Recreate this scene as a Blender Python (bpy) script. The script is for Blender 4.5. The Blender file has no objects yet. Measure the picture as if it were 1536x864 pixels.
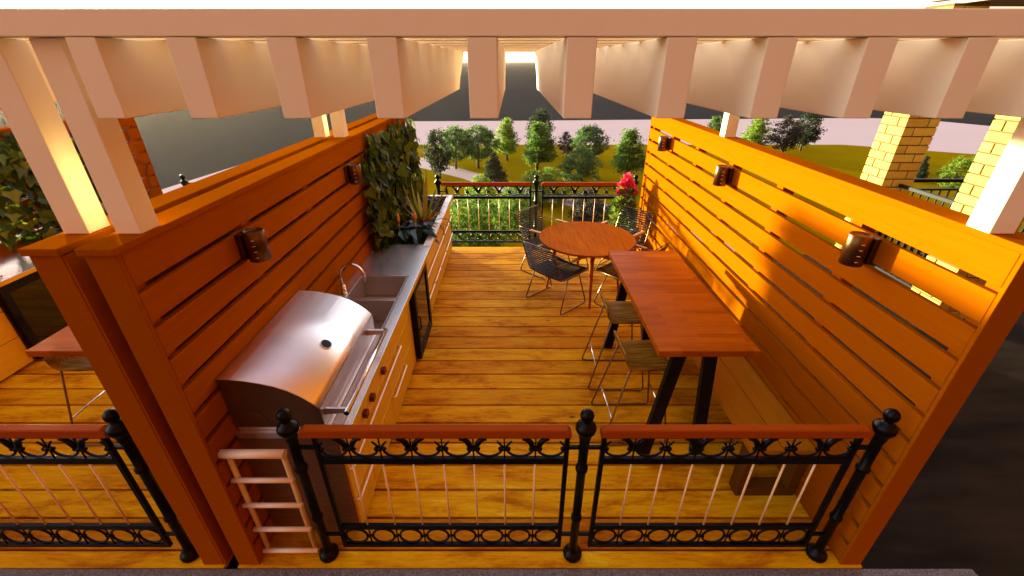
import bpy, bmesh, math, random
from mathutils import Vector, Matrix, Quaternion

R = math.radians
PI = math.pi
sc = bpy.context.scene
col = sc.collection
rnd = random.Random(7)
OX = 0.0                      # x shift of the booth being built
BASE = {}                     # world position of each thing's origin while it is being built


# ------------------------------------------------------------------ helpers
class MB:
    """collects simple shapes (world coordinates) and links them as ONE mesh object"""

    def __init__(self):
        self.v = []; self.f = []; self.s = []

    def add(self, vs, fs, smooth=False):
        n = len(self.v)
        self.v += [tuple(p) for p in vs]
        self.f += [tuple(i + n for i in f) for f in fs]
        self.s += [smooth] * len(fs)
        return self

    def box(self, x0, x1, y0, y1, z0, z1):
        vs = [(x0, y0, z0), (x1, y0, z0), (x1, y1, z0), (x0, y1, z0),
              (x0, y0, z1), (x1, y0, z1), (x1, y1, z1), (x0, y1, z1)]
        return self.add(vs, [(0, 3, 2, 1), (4, 5, 6, 7), (0, 1, 5, 4), (1, 2, 6, 5), (2, 3, 7, 6), (3, 0, 4, 7)])

    def frustum(self, cx, cy, z0, z1, a, b, rot=0):
        vs = []
        for z, h in ((z0, a), (z1, b)):
            for sx, sy in ((-1, -1), (1, -1), (1, 1), (-1, 1)):
                x, y = sx * h, sy * h
                vs.append((cx + x * math.cos(rot) - y * math.sin(rot), cy + x * math.sin(rot) + y * math.cos(rot), z))
        return self.add(vs, [(0, 3, 2, 1), (4, 5, 6, 7), (0, 1, 5, 4), (1, 2, 6, 5), (2, 3, 7, 6), (3, 0, 4, 7)])

    def bar(self, p0, p1, w, h, up=(0, 0, 1)):
        p0 = Vector(p0); p1 = Vector(p1)
        t = (p1 - p0).normalized(); u = Vector(up)
        a = t.cross(u)
        if a.length < 1e-5: a = t.cross(Vector((0, 1, 0)))
        a.normalize(); b = a.cross(t).normalized()
        vs = []
        for p in (p0, p1):
            for i, j in ((-1, -1), (1, -1), (1, 1), (-1, 1)):
                vs.append(p + a * (i * w / 2) + b * (j * h / 2))
        return self.add(vs, [(0, 3, 2, 1), (4, 5, 6, 7), (0, 1, 5, 4), (1, 2, 6, 5), (2, 3, 7, 6), (3, 0, 4, 7)])

    def tube(self, pts, r, n=8, closed=False, smooth=True):
        pts = [Vector(p) for p in pts]
        m = len(pts)
        rs = r if isinstance(r, (list, tuple)) else [r] * m
        vs = []; fs = []
        nrm = None
        for i, p in enumerate(pts):
            if closed: t = pts[(i + 1) % m] - pts[i - 1]
            else: t = pts[min(i + 1, m - 1)] - pts[max(i - 1, 0)]
            t.normalize()
            if nrm is None:
                a = Vector((0, 0, 1)) if abs(t.z) < .9 else Vector((0, 1, 0))
                nrm = (a - t * a.dot(t)).normalized()
            else:
                nrm = (nrm - t * nrm.dot(t))
                if nrm.length < 1e-6: nrm = t.orthogonal()
                nrm.normalize()
            b = t.cross(nrm)
            for k in range(n):
                q = 2 * PI * k / n
                vs.append(p + (nrm * math.cos(q) + b * math.sin(q)) * rs[i])
        rows = m if closed else m - 1
        for i in range(rows):
            j = (i + 1) % m
            for k in range(n):
                l = (k + 1) % n
                fs.append((i * n + k, i * n + l, j * n + l, j * n + k))
        self.add(vs, fs, smooth)
        if not closed:
            n0 = len(self.v) - m * n
            self.f.append(tuple(n0 + k for k in reversed(range(n)))); self.s.append(False)
            self.f.append(tuple(n0 + (m - 1) * n + k for k in range(n))); self.s.append(False)
        return self

    def lathe(self, cx, cy, prof, n=16, smooth=True):
        vs = []; fs = []
        for r, z in prof:
            for k in range(n):
                q = 2 * PI * k / n
                vs.append((cx + r * math.cos(q), cy + r * math.sin(q), z))
        for i in range(len(prof) - 1):
            for k in range(n):
                l = (k + 1) % n
                fs.append((i * n + k, i * n + l, (i + 1) * n + l, (i + 1) * n + k))
        n0 = len(self.v)
        self.add(vs, fs, smooth)
        self.f.append(tuple(n0 + k for k in reversed(range(n)))); self.s.append(False)
        self.f.append(tuple(n0 + (len(prof) - 1) * n + k for k in range(n))); self.s.append(False)
        return self

    def prism(self, poly, axis, a0, a1, smooth=False):
        def pt(p, a):
            if axis == 'x': return (a, p[0], p[1])
            if axis == 'y': return (p[0], a, p[1])
            return (p[0], p[1], a)
        m = len(poly)
        vs = [pt(p, a0) for p in poly] + [pt(p, a1) for p in poly]
        n0 = len(self.v)
        self.add(vs, [(i, (i + 1) % m, m + (i + 1) % m, m + i) for i in range(m)], smooth)
        self.f.append(tuple(n0 + i for i in reversed(range(m)))); self.s.append(False)
        self.f.append(tuple(n0 + m + i for i in range(m))); self.s.append(False)
        return self

    def sphere(self, c, r, n=10, m=7):
        c = Vector(c)
        prof = [(max(1e-4, r * math.sin(PI * i / m)), c.z - r * math.cos(PI * i / m)) for i in range(m + 1)]
        return self.lathe(c.x, c.y, prof, n)

    def slab(self, xs, ys, solid, z0, z1):
        """flat slab over a grid of cells, holes where solid(i, j) is false"""
        nx, ny = len(xs), len(ys)
        idx = lambda i, j, t: (j * nx + i) + t * nx * ny
        vs = [(x, y, z0) for y in ys for x in xs] + [(x, y, z1) for y in ys for x in xs]
        fs = []
        S = lambda i, j: 0 <= i < nx - 1 and 0 <= j < ny - 1 and solid(i, j)
        for j in range(ny - 1):
            for i in range(nx - 1):
                if not S(i, j): continue
                fs.append((idx(i, j, 1), idx(i + 1, j, 1), idx(i + 1, j + 1, 1), idx(i, j + 1, 1)))
                fs.append((idx(i, j, 0), idx(i, j + 1, 0), idx(i + 1, j + 1, 0), idx(i + 1, j, 0)))
                if not S(i - 1, j): fs.append((idx(i, j, 0), idx(i, j, 1), idx(i, j + 1, 1), idx(i, j + 1, 0)))
                if not S(i + 1, j): fs.append((idx(i + 1, j, 0), idx(i + 1, j + 1, 0), idx(i + 1, j + 1, 1), idx(i + 1, j, 1)))
                if not S(i, j - 1): fs.append((idx(i, j, 0), idx(i + 1, j, 0), idx(i + 1, j, 1), idx(i, j, 1)))
                if not S(i, j + 1): fs.append((idx(i, j + 1, 0), idx(i, j + 1, 1), idx(i + 1, j + 1, 1), idx(i + 1, j + 1, 0)))
        return self.add(vs, fs)

    def build(self, name, mat, parent=None, bevel=0.0, base=None, recalc=True, seg=2):
        me = bpy.data.meshes.new(name)
        if parent is not None: b = BASE[parent.name]
        elif base is not None: b = Vector((base[0] + OX, base[1], base[2]))
        else: b = Vector((OX, 0, 0))
        me.from_pydata([(x + OX - b.x, y - b.y, z - b.z) for x, y, z in self.v], [], self.f)
        me.polygons.foreach_set('use_smooth', self.s)
        if recalc:
            bm = bmesh.new(); bm.from_mesh(me)
            loose = [v for v in bm.verts if not v.link_faces]
            if loose: bmesh.ops.delete(bm, geom=loose, context='VERTS')
            bmesh.ops.recalc_face_normals(bm, faces=bm.faces)
            bm.to_mesh(me); bm.free()
        me.materials.append(mat)
        o = bpy.data.objects.new(name, me)
        col.objects.link(o)
        if parent is not None: o.parent = parent
        else: o.location = b
        BASE[o.name] = b
        if bevel:
            md = o.modifiers.new('bevel', 'BEVEL'); md.width = bevel; md.segments = seg; md.limit_method = 'ANGLE'
            md.angle_limit = R(40)
        return o


def fillet(pts, r, n=5, closed=False):
    """round the corners of a polyline"""
    pts = [Vector(p) for p in pts]; m = len(pts); out = []
    for i, p in enumerate(pts):
        if not closed and i in (0, m - 1):
            out.append(p); continue
        a = pts[i - 1] - p; b = pts[(i + 1) % m] - p
        d = min(r, a.length * .49, b.length * .49)
        pa = p + a.normalized() * d; pb = p + b.normalized() * d
        for k in range(n + 1):
            t = k / n
            out.append(pa * (1 - t) ** 2 + p * (2 * t * (1 - t)) + pb * t ** 2)
    return out


def tag(o, label=None, cat=None, group=None, kind=None):
    if label: o['label'] = label
    if cat: o['category'] = cat
    if group: o['group'] = group
    if kind: o['kind'] = kind
    return o


def thing(name, label, cat, base, group=None):
    o = bpy.data.objects.new(name, None)
    o.empty_display_size = .1
    col.objects.link(o)
    o.location = (base[0] + OX, base[1], base[2])
    BASE[o.name] = Vector(o.location)
    return tag(o, label, cat, group)


def copy_tree(o, parent=None):
    c = o.copy(); col.objects.link(c)
    if parent is not None: c.parent = parent
    for ch in [x for x in col.objects if x.parent == o]:
        copy_tree(ch, c)
    return c


def place(src, first, loc, rz, label, scale=1.0):
    o = src if first else copy_tree(src)
    o.location = (loc[0] + OX, loc[1], loc[2]); o.rotation_euler = (0, 0, rz)
    o.scale = (scale,) * 3
    o['label'] = label
    return o


# ------------------------------------------------------------------ materials
def nodes(name):
    m = bpy.data.materials.new(name); m.use_nodes = True
    nt = m.node_tree
    return m, nt, nt.nodes['Principled BSDF']


def N(nt, t, **kw):
    n = nt.nodes.new(t)
    for k, v in kw.items():
        if k in n.inputs.keys(): n.inputs[k].default_value = v
        else: setattr(n, k, v)
    return n


def L(nt, a, b): nt.links.new(a, b)


def coords(nt, scale, rot=(0, 0, 0), kind='Object'):
    tc = N(nt, 'ShaderNodeTexCoord'); mp = N(nt, 'ShaderNodeMapping')
    mp.inputs['Scale'].default_value = scale; mp.inputs['Rotation'].default_value = rot
    L(nt, tc.outputs[kind], mp.inputs['Vector'])
    return mp.outputs['Vector']


def ramp(nt, fac, stops):
    r = N(nt, 'ShaderNodeValToRGB')
    e = r.color_ramp.elements
    while len(e) < len(stops): e.new(.5)
    for el, (p, c) in zip(e, stops):
        el.position = p; el.color = (*c, 1)
    L(nt, fac, r.inputs['Fac'])
    return r.outputs['Color']


def mix(nt, fac, a, b, mode='MIX'):
    m = N(nt, 'ShaderNodeMix', data_type='RGBA', blend_type=mode)
    for sock, v in ((m.inputs[0], fac), (m.inputs[6], a), (m.inputs[7], b)):
        if hasattr(v, 'is_output'): L(nt, v, sock)
        elif isinstance(v, (int, float)): sock.default_value = v
        else: sock.default_value = (*v, 1)
    return m.outputs[2]


def noise(nt, vec, scale=5, detail=4, rough=.55, dist=0):
    n = N(nt, 'ShaderNodeTexNoise')
    n.inputs['Scale'].default_value = scale; n.inputs['Detail'].default_value = detail
    n.inputs['Roughness'].default_value = rough; n.inputs['Distortion'].default_value = dist
    if vec is not None: L(nt, vec, n.inputs['Vector'])
    return n.outputs['Fac']


def bump(nt, h, bsdf, strength=.2, dist=.01):
    b = N(nt, 'ShaderNodeBump'); b.inputs['Strength'].default_value = strength; b.inputs['Distance'].default_value = dist
    L(nt, h, b.inputs['Height']); L(nt, b.outputs['Normal'], bsdf.inputs['Normal'])


def simple(name, c0, c1, rough, metal=0, scale=(6, 6, 6), bs=.1, coat=0, spec=.5, island=0.0, detail=5, coat_r=.1):
    m, nt, p = nodes(name)
    v = coords(nt, scale)
    f = noise(nt, v, 1, detail)
    c = ramp(nt, f, [(.3, c0), (.7, c1)])
    if island:
        g = N(nt, 'ShaderNodeNewGeometry')
        k = N(nt, 'ShaderNodeMapRange'); k.inputs['To Min'].default_value = 1 - island; k.inputs['To Max'].default_value = 1 + island
        L(nt, g.outputs['Random Per Island'], k.inputs['Value'])
        h = N(nt, 'ShaderNodeHueSaturation'); L(nt, k.outputs['Result'], h.inputs['Value']); L(nt, c, h.inputs['Color'])
        c = h.outputs['Color']
    L(nt, c, p.inputs['Base Color'])
    p.inputs['Roughness'].default_value = rough; p.inputs['Metallic'].default_value = metal
    p.inputs['Specular IOR Level'].default_value = spec
    p.inputs['Coat Weight'].default_value = coat; p.inputs['Coat Roughness'].default_value = coat_r
    if bs: bump(nt, f, p, bs, .005)
    return m


M = {}


def make_materials():
    # stained slat walls: fine grain along y, slight change from board to board
    M['stain'] = simple('orange_stain', (.28, .064, .0004), (.315, .073, .0005), .8, scale=(60, 2.5, 60), bs=.05, island=.05, spec=0)
    M['rail_wood'] = simple('rail_stain', (.29, .046, .001), (.32, .052, .001), .55, scale=(3, 60, 60), bs=.06, spec=.04)
    # deck boards
    m, nt, p = nodes('deck_boards')
    g = N(nt, 'ShaderNodeNewGeometry')
    tc = N(nt, 'ShaderNodeTexCoord')
    off = N(nt, 'ShaderNodeVectorMath', operation='SCALE'); off.inputs[0].default_value = (37.0, 11.0, 5.0)
    L(nt, g.outputs['Random Per Island'], off.inputs['Scale'])
    ad = N(nt, 'ShaderNodeVectorMath', operation='ADD'); L(nt, tc.outputs['Object'], ad.inputs[0]); L(nt, off.outputs[0], ad.inputs[1])

    def mapped(s):
        mp = N(nt, 'ShaderNodeMapping'); mp.inputs['Scale'].default_value = s
        L(nt, ad.outputs[0], mp.inputs['Vector']); return mp.outputs['Vector']
    grain = noise(nt, mapped((3.5, 60, 42)), 1, 8, .7, .3)
    patch = noise(nt, mapped((1.5, 5.5, 4)), 1, 9, .74, .3)
    fine = noise(nt, mapped((14, 120, 60)), 1, 3, .6)
    c1 = ramp(nt, grain, [(.28, (.60, .23, .0005)), (.5, (.80, .37, .001)), (.72, (.86, .46, .002))])
    c2 = ramp(nt, patch, [(.34, (.42, .22, .1)), (.43, (.74, .56, .4)), (.50, (.98, .95, .9)), (.57, (1, 1.04, 1)), (.66, (1.14, 1.5, 14.0))])
    c = mix(nt, .92, c1, c2, 'MULTIPLY')
    isl = ramp(nt, g.outputs['Random Per Island'], [(0, (.60, .43, .3)), (.25, (.86, .80, .7)), (.5, (1, 1, 1)), (.72, (.74, .58, .45)), (.85, (1, 1.05, 1.2)), (1, (.9, .86, .8))])
    c = mix(nt, 1, c, isl, 'MULTIPLY')
    c = mix(nt, .22, c, ramp(nt, fine, [(.35, (.45, .38, .3)), (.6, (1, 1, 1))]), 'MULTIPLY')
    vo = N(nt, 'ShaderNodeTexVoronoi'); vo.inputs['Scale'].default_value = 1
    L(nt, mapped((2.1, 4.6, 3)), vo.inputs['Vector'])
    c = mix(nt, ramp(nt, vo.outputs['Distance'], [(.035, (1, 1, 1)), (.075, (0, 0, 0))]), c, (.13, .05, .012))
    L(nt, c, p.inputs['Base Color'])
    L(nt, ramp(nt, patch, [(.3, (.7,) * 3), (.7, (.5,) * 3)]), p.inputs['Roughness']); p.inputs['Specular IOR Level'].default_value = .04
    bump(nt, grain, p, .35, .004)
    M['deck'] = m
    M['deck_under'] = simple('deck_joists', (.02, .008, .002), (.035, .014, .004), .9, bs=0)
    M['white'] = simple('white_paint', (.85, .69, .45), (.87, .71, .47), .55, scale=(9, 2, 9), bs=.02, spec=.12)
    M['black'] = simple('black_iron', (.0012, .001, .001), (.0025, .002, .0018), .36, scale=(30, 30, 30), bs=.1, spec=.14)
    M['brass'] = simple('pale_rod_paint', (.78, .50, .23), (.82, .54, .26), .35, scale=(20, 20, 20), bs=0)
    M['ladder'] = simple('cream_enamel', (.86, .64, .42), (.88, .66, .44), .35, scale=(8, 8, 8), bs=.02)
    M['gold'] = simple('ladder_ochre', (.58, .36, .12), (.64, .41, .15), .4, scale=(8, 8, 8), bs=.02)
    # brushed steel
    m, nt, p = nodes('brushed_steel')
    f = noise(nt, coords(nt, (4, 3, 120)), 1, 3, .5)
    p.inputs['Metallic'].default_value = 1; p.inputs['Base Color'].default_value = (.82, .75, .73, 1)
    L(nt, ramp(nt, f, [(.3, (.32,) * 3), (.7, (.42,) * 3)]), p.inputs['Roughness'])
    bump(nt, f, p, .015, .001)
    M['steel'] = m
    m, nt, p = nodes('lid_steel')
    f = noise(nt, coords(nt, (90, 3, 90)), 1, 2, .5)
    p.inputs['Metallic'].default_value = 1; p.inputs['Base Color'].default_value = (.97, .93, .95, 1)
    L(nt, ramp(nt, f, [(.3, (.40,) * 3), (.7, (.42,) * 3)]), p.inputs['Roughness'])
    M['lid'] = m
    M['lid_side'] = simple('grill_dark_side', (.10, .055, .025), (.15, .08, .04), .42, metal=.6, bs=.05)
    M['brown_steel'] = simple('tinted_steel', (.20, .10, .04), (.27, .14, .06), .38, metal=.6, scale=(3, 3, 60), bs=.03)
    M['sink'] = simple('satin_sink_steel', (.50, .42, .38), (.58, .49, .45), .38, metal=.85, bs=0)
    M['dark_reflection'] = simple('steel_dark_reflection', (.36, .27, .25), (.44, .34, .32), .36, metal=.9, scale=(3, 3, 40), bs=.02)  # grill steel darkened: its dark reflection is put into the base colour
    M['bench_frame'] = simple('bench_frame', (.10, .036, .002), (.14, .05, .004), .6, bs=.05, spec=.05)
    M['chrome'] = simple('polished_steel', (.72, .70, .68), (.78, .76, .74), .12, metal=1, bs=0)
    M['front'] = simple('cabinet_front', (.66, .36, .008), (.72, .40, .012), .4, metal=.15, spec=.12, scale=(3, 3, 60), bs=.03)
    M['handle'] = simple('pale_pull', (.80, .62, .46), (.84, .66, .50), .28, metal=.3, bs=0)
    M['counter'] = simple('dark_polished_stone', (.62, .55, .56), (.74, .67, .68), .27, metal=.85, scale=(160, 160, 160), bs=.06)
    M['counter_edge'] = simple('counter_edging', (.62, .33, .01), (.68, .37, .012), .45, spec=.1, bs=0)
    M['knob'] = simple('dark_red_knob', (.13, .004, .004), (.17, .006, .006), .4, bs=0)
    M['glass_black'] = simple('smoked_glass', (.006, .004, .002), (.009, .006, .003), .08, bs=0, spec=.55)
    M['frame_black'] = simple('black_frame', (.005, .0035, .003), (.009, .007, .005), .45, bs=0, spec=.12)
    M['bronze'] = simple('bronze_lamp', (.09, .035, .010), (.15, .062, .014), .33, metal=.85, scale=(40, 40, 40), bs=.04)
    M['lamp_slit'] = simple('lamp_slit', (.75, .62, .42), (.8, .68, .48), .3, metal=.6, bs=0)
    # bar table: butcher block
    m, nt, p = nodes('butcher_block')
    v = coords(nt, (1, 1, 1))
    b = N(nt, 'ShaderNodeTexBrick'); b.offset = .37; b.squash = 1
    for k, val in (('Scale', 1), ('Mortar Size', 0.0), ('Bias', 0), ('Brick Width', .46), ('Row Height', .052)): b.inputs[k].default_value = val
    b.inputs['Color1'].default_value = (.31, .062, .0005, 1); b.inputs['Color2'].default_value = (.44, .098, .001, 1)
    L(nt, v, b.inputs['Vector'])
    gr = noise(nt, coords(nt, (5, 70, 40)), 1, 6, .65, .5)
    c = mix(nt, .5, b.outputs['Color'], ramp(nt, gr, [(.3, (.5, .42, .36)), (.6, (1, 1, 1))]), 'MULTIPLY')
    L(nt, c, p.inputs['Base Color'])
    p.inputs['Roughness'].default_value = .3; p.inputs['Specular IOR Level'].default_value = .02; p.inputs['Coat Weight'].default_value = .0
    bump(nt, gr, p, .06, .002)
    M['block'] = m
    m, nt, p = nodes('teak_veneer')
    gr = noise(nt, coords(nt, (55, 3, 20), rot=(0, 0, .35)), 1, 7, .65, .6)
    L(nt, ramp(nt, gr, [(.3, (.25, .047, .0003)), (.55, (.37, .086, .0005)), (.75, (.43, .112, .001))]), p.inputs['Base Color'])
    p.inputs['Roughness'].default_value = .65; p.inputs['Specular IOR Level'].default_value = .01
    bump(nt, gr, p, .06, .002)
    M['teak'] = m
    m, nt, p = nodes('walnut_ply')
    gr = noise(nt, coords(nt, (5, 85, 20), rot=(0, 0, .25)), 1, 4, .6, .3)
    L(nt, ramp(nt, gr, [(.36, (.08, .028, .001)), (.5, (.24, .10, .003)), (.64, (.36, .17, .010))]), p.inputs['Base Color'])
    p.inputs['Roughness'].default_value = .5; p.inputs['Specular IOR Level'].default_value = .08
    M['walnut'] = m
    M['bamboo'] = simple('bamboo', (.48, .21, .045), (.6, .29, .07), .4, scale=(10, 60, 20), bs=.05)
    M['bench'] = simple('bench_boards', (.38, .125, .001), (.44, .15, .002), .6, scale=(40, 2, 40), bs=.06, island=.06, spec=.04)
    M['slat'] = simple('dark_slats', (.014, .009, .010), (.028, .018, .018), .4, bs=0)
    M['wire'] = simple('bronze_wire', (.16, .085, .035), (.22, .12, .05), .3, metal=.7, bs=0)
    M['terra'] = simple('cedar_planter', (.42, .14, .03), (.52, .19, .045), .6, scale=(8, 8, 40), bs=.1)
    M['liner'] = simple('planter_liner', (.10, .045, .02), (.14, .06, .03), .7, bs=0)
    M['rim'] = simple('pale_rim', (.84, .76, .74), (.88, .80, .78), .3, bs=0)
    M['soil'] = simple('potting_soil', (.012, .007, .005), (.035, .02, .013), .95, scale=(60, 60, 60), bs=.8)
    # plants
    def leafmat(name, stops, rough=.45, spec=.3, tl=.25):
        m, nt, p = nodes(name)
        g = N(nt, 'ShaderNodeNewGeometry')
        c = ramp(nt, g.outputs['Random Per Island'], stops)
        f = noise(nt, coords(nt, (9, 9, 9)), 1, 3)
        c = mix(nt, .35, c, ramp(nt, f, [(.3, (.55, .6, .5)), (.7, (1, 1, 1))]), 'MULTIPLY')
        L(nt, c, p.inputs['Base Color']); p.inputs['Roughness'].default_value = rough
        p.inputs['Specular IOR Level'].default_value = spec
        tr = N(nt, 'ShaderNodeBsdfTranslucent'); L(nt, mix(nt, 1, c, (1.5, 1.5, .9), 'MULTIPLY'), tr.inputs['Color'])
        ms = N(nt, 'ShaderNodeMixShader'); ms.inputs[0].default_value = tl
        L(nt, p.outputs[0], ms.inputs[1]); L(nt, tr.outputs[0], ms.inputs[2])
        L(nt, ms.outputs[0], nt.nodes['Material Output'].inputs['Surface'])
        return m
    M['ivy'] = leafmat('ivy_leaf', [(0, (.016, .032, .002)), (.35, (.04, .066, .004)), (.75, (.10, .135, .008)), (1, (.19, .20, .015))], .5, .12)
    M['strap'] = leafmat('strap_leaf', [(0, (.07, .11, .008)), (.35, (.17, .19, .02)), (.6, (.30, .19, .03)), (.8, (.40, .34, .07)), (1, (.62, .54, .22))], .5, .1)
    M['lily'] = leafmat('lily_leaf', [(0, (.008, .018, .005)), (.5, (.016, .034, .008)), (1, (.04, .065, .018))], .3, .3)
    M['purple'] = leafmat('purple_leaf', [(0, (.018, .004, .012)), (.6, (.045, .008, .028)), (1, (.07, .02, .045))], .4)
    M['bud'] = simple('orange_bud', (.55, .16, .02), (.65, .24, .04), .5, bs=0)
    M['pink'] = leafmat('pink_petal', [(0, (.62, .015, .06)), (.5, (.75, .025, .13)), (.85, (.8, .06, .22)), (1, (.75, .16, .05))], .5)
    M['bush'] = leafmat('flower_leaf', [(0, (.06, .10, .012)), (.5, (.12, .17, .022)), (1, (.22, .24, .04))])
    def tree(name, a, b, c):
        M[name] = leafmat(name, [(0, a), (.5, b), (1, c)], .6, .15, .45)
    tree('tree_mid', (.045, .085, .012), (.085, .16, .022), (.14, .22, .03))
    tree('tree_blue', (.045, .09, .03), (.08, .145, .048), (.13, .20, .065))
    tree('tree_light', (.085, .14, .012), (.16, .23, .022), (.24, .30, .035))
    tree('tree_dark', (.012, .018, .010), (.024, .034, .018), (.05, .06, .035))
    tree('tree_purple', (.022, .016, .016), (.045, .032, .03), (.075, .055, .05))
    M['bark'] = simple('bark', (.05, .032, .02), (.10, .065, .04), .9, scale=(20, 20, 6), bs=.5)
    # masonry
    m, nt, p = nodes('yellow_brick')
    g = N(nt, 'ShaderNodeNewGeometry')
    f = noise(nt, coords(nt, (30, 30, 30)), 1, 6, .65)
    c = ramp(nt, g.outputs['Random Per Island'], [(0, (.44, .25, .03)), (.5, (.52, .31, .045)), (1, (.58, .37, .06))])
    c = mix(nt, .4, c, ramp(nt, f, [(.3, (.6, .55, .45)), (.65, (1, 1, 1))]), 'MULTIPLY')
    L(nt, c, p.inputs['Base Color']); p.inputs['Roughness'].default_value = .85
    bump(nt, f, p, .5, .006)
    M['brick'] = m
    M['mortar'] = simple('dark_mortar', (.10, .045, .012), (.15, .07, .02), .95, scale=(50, 50, 50), bs=.3)
    M['roof'] = simple('dark_red_soffit', (.07, .018, .012), (.10, .028, .018), .6, scale=(4, 30, 4), bs=.1)
    M['granite'] = simple('speckled_granite', (.035, .022, .016), (.24, .18, .16), .7, scale=(130, 130, 130), bs=.25, detail=2)
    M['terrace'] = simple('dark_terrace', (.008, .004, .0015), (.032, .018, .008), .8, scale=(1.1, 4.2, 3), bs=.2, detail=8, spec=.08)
    m, nt, p = nodes('mown_grass')
    f = noise(nt, coords(nt, (.06, .06, .06)), 1, 6, .6); f2 = noise(nt, coords(nt, (3, 3, 3)), 1, 4, .7)
    c = ramp(nt, f, [(.3, (.165, .11, .0003)), (.5, (.20, .13, .0004)), (.7, (.24, .148, .0005))])
    c = mix(nt, .5, c, ramp(nt, f2, [(.3, (.55, .6, .5)), (.7, (1, 1, 1))]), 'MULTIPLY')
    L(nt, c, p.inputs['Base Color']); p.inputs['Roughness'].default_value = 1; p.inputs['Specular IOR Level'].default_value = 0
    bump(nt, f2, p, .6, .08)
    M['grass'] = m
    M['path'] = simple('pale_path', (.45, .35, .37), (.50, .39, .41), .85, scale=(2, 2, 2), bs=.1, spec=0)
    M['plaza'] = simple('pale_plaza', (.47, .36, .38), (.49, .38, .40), .9, scale=(.05, .05, .05), bs=0, spec=0)
    M['plain'] = simple('dark_plain', (.026, .026, .028), (.032, .031, .033), .95, scale=(.01, .01, .01), bs=0, spec=0)
    M['stone'] = simple('terrace_wall', (.20, .15, .10), (.26, .2, .14), .9, bs=.2)


make_materials()


# ------------------------------------------------------------------ leaf shapes
IVY = [(0, 0), (.34, -.12), (.55, .22), (.27, .42), (.02, 1.0)]
OVAL = [(0, 0), (.22, .2), (.30, .5), (.18, .8), (0, 1.0)]


def leaf(mb, p, along, normal, size, shape=IVY, fold=.18, width=1.0, droop=0.0):
    a = Vector(along).normalized(); n = Vector(normal)
    n = n - a * n.dot(a)
    if n.length < 1e-4: n = a.orthogonal()
    n.normalize(); s = a.cross(n)
    p = Vector(p); m = len(shape)
    vs = []
    for sg in (1, -1):
        for x, y in shape:
            vs.append(p + a * (y * size) + s * (sg * x * size * width) + n * (abs(x) * fold * size - droop * y * y * size))
    # midrib is shared by both halves through the first and last point: keep one island
    rv = vs[:m] + vs[m + 1:-1]
    right = list(range(m))
    left = [0] + list(range(m, m + m - 2)) + [m - 1]
    mb.add(rv, [tuple(right), tuple(reversed(left))])


def strap(mb, p, az, length, rise, width, n=9, curl=1.0):
    """long arching strap leaf"""
    d = Vector((math.cos(az), math.sin(az), 0)); s = Vector((-math.sin(az), math.cos(az), 0))
    vs = []; p = Vector(p)
    for i in range(n + 1):
        t = i / n
        r = length * (math.sin(t * PI / 2) ** 1.0) * (1 - rise * .75)
        z = length * (rise * 1.25 * t - curl * (1 - rise * .6) * .9 * t * t)
        w = width * (1 - t ** 2.2) * (.55 + .9 * min(t * 3, 1) * .5) + .001
        c = p + d * r + Vector((0, 0, z))
        vs += [c - s * w + Vector((0, 0, w * .35)), c, c + s * w + Vector((0, 0, w * .35))]
    fs = []
    for i in range(n):
        for k in (0, 1):
            fs.append((i * 3 + k, i * 3 + k + 1, i * 3 + k + 4, i * 3 + k + 3))
    mb.add(vs, fs, True)


# ------------------------------------------------------------------ slatted walls
def slatted_wall(x0, x1, face, label, y0=1.50, y1=6.44, outer=False, y_studs=None):
    """face = +1: boards on the +x side, -1: boards on the -x side"""
    w = thing('slatted_wall', label, 'privacy wall', ((x0 + x1) / 2, y0, 0), 'slatted privacy walls of the roof deck')
    xb0, xb1 = (x1 - .03, x1) if face > 0 else (x0, x0 + .03)
    xo0, xo1 = (x0, x1 - .032) if face > 0 else (x0 + .032, x1)
    b = MB(); z = 0.004
    for k in range(12):
        top = .147 + .167 * k if k < 11 else 1.998
        b.box(xb0, xb1, y0 + .022, y1 - .022, z, top)
        z = .179 + .167 * k
    b.build('slat_panel', M['stain'], w, .003)
    e = MB().box(x0 - .001, x1 + .001, y0, y0 + .02, 0, 1.998); e.build('end_board', M['stain'], w, .003)
    e = MB().box(x0 - .001, x1 + .001, y1 - .02, y1, 0, 1.998); e.build('end_board', M['stain'], w, .003)
    for i in range(7):
        yy = y0 + .024 + i * (y1 - y0 - .13) / 6
        MB().box(xo0, xo1, yy, yy + .08, .003, 1.997).build('stud', M['stain'], w)
    if outer:
        px = (x0 - .012, x0 - .002) if face > 0 else (x1 + .002, x1 + .012)
        MB().box(px[0], px[1], y0 + .003, y1 - .003, .002, 1.996).build('backing_sheet', M['stain'], w)
    MB().box(x0 - .014, x1 + .014, y0 - .014, y1 + .014, 2.0, 2.03).build('cap', M['stain'], w, .004)
    return w


# ------------------------------------------------------------------ iron railing
def post_profile():
    return [(.052, 0), (.056, .012), (.056, .03), (.045, .045), (.034, .055), (.026, .075), (.024, .10), (.024, .345),
            (.031, .352), (.031, .368), (.024, .375), (.024, .745), (.033, .752), (.033, .772), (.024, .78), (.026, .96),
            (.032, .985), (.032, 1.0), (.036, 1.01), (.05, 1.035), (.053, 1.052), (.047, 1.07), (.028, 1.085), (.018, 1.094),
            (.021, 1.10), (.031, 1.113), (.035, 1.13), (.031, 1.147), (.018, 1.162), (.004, 1.168)]


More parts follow.
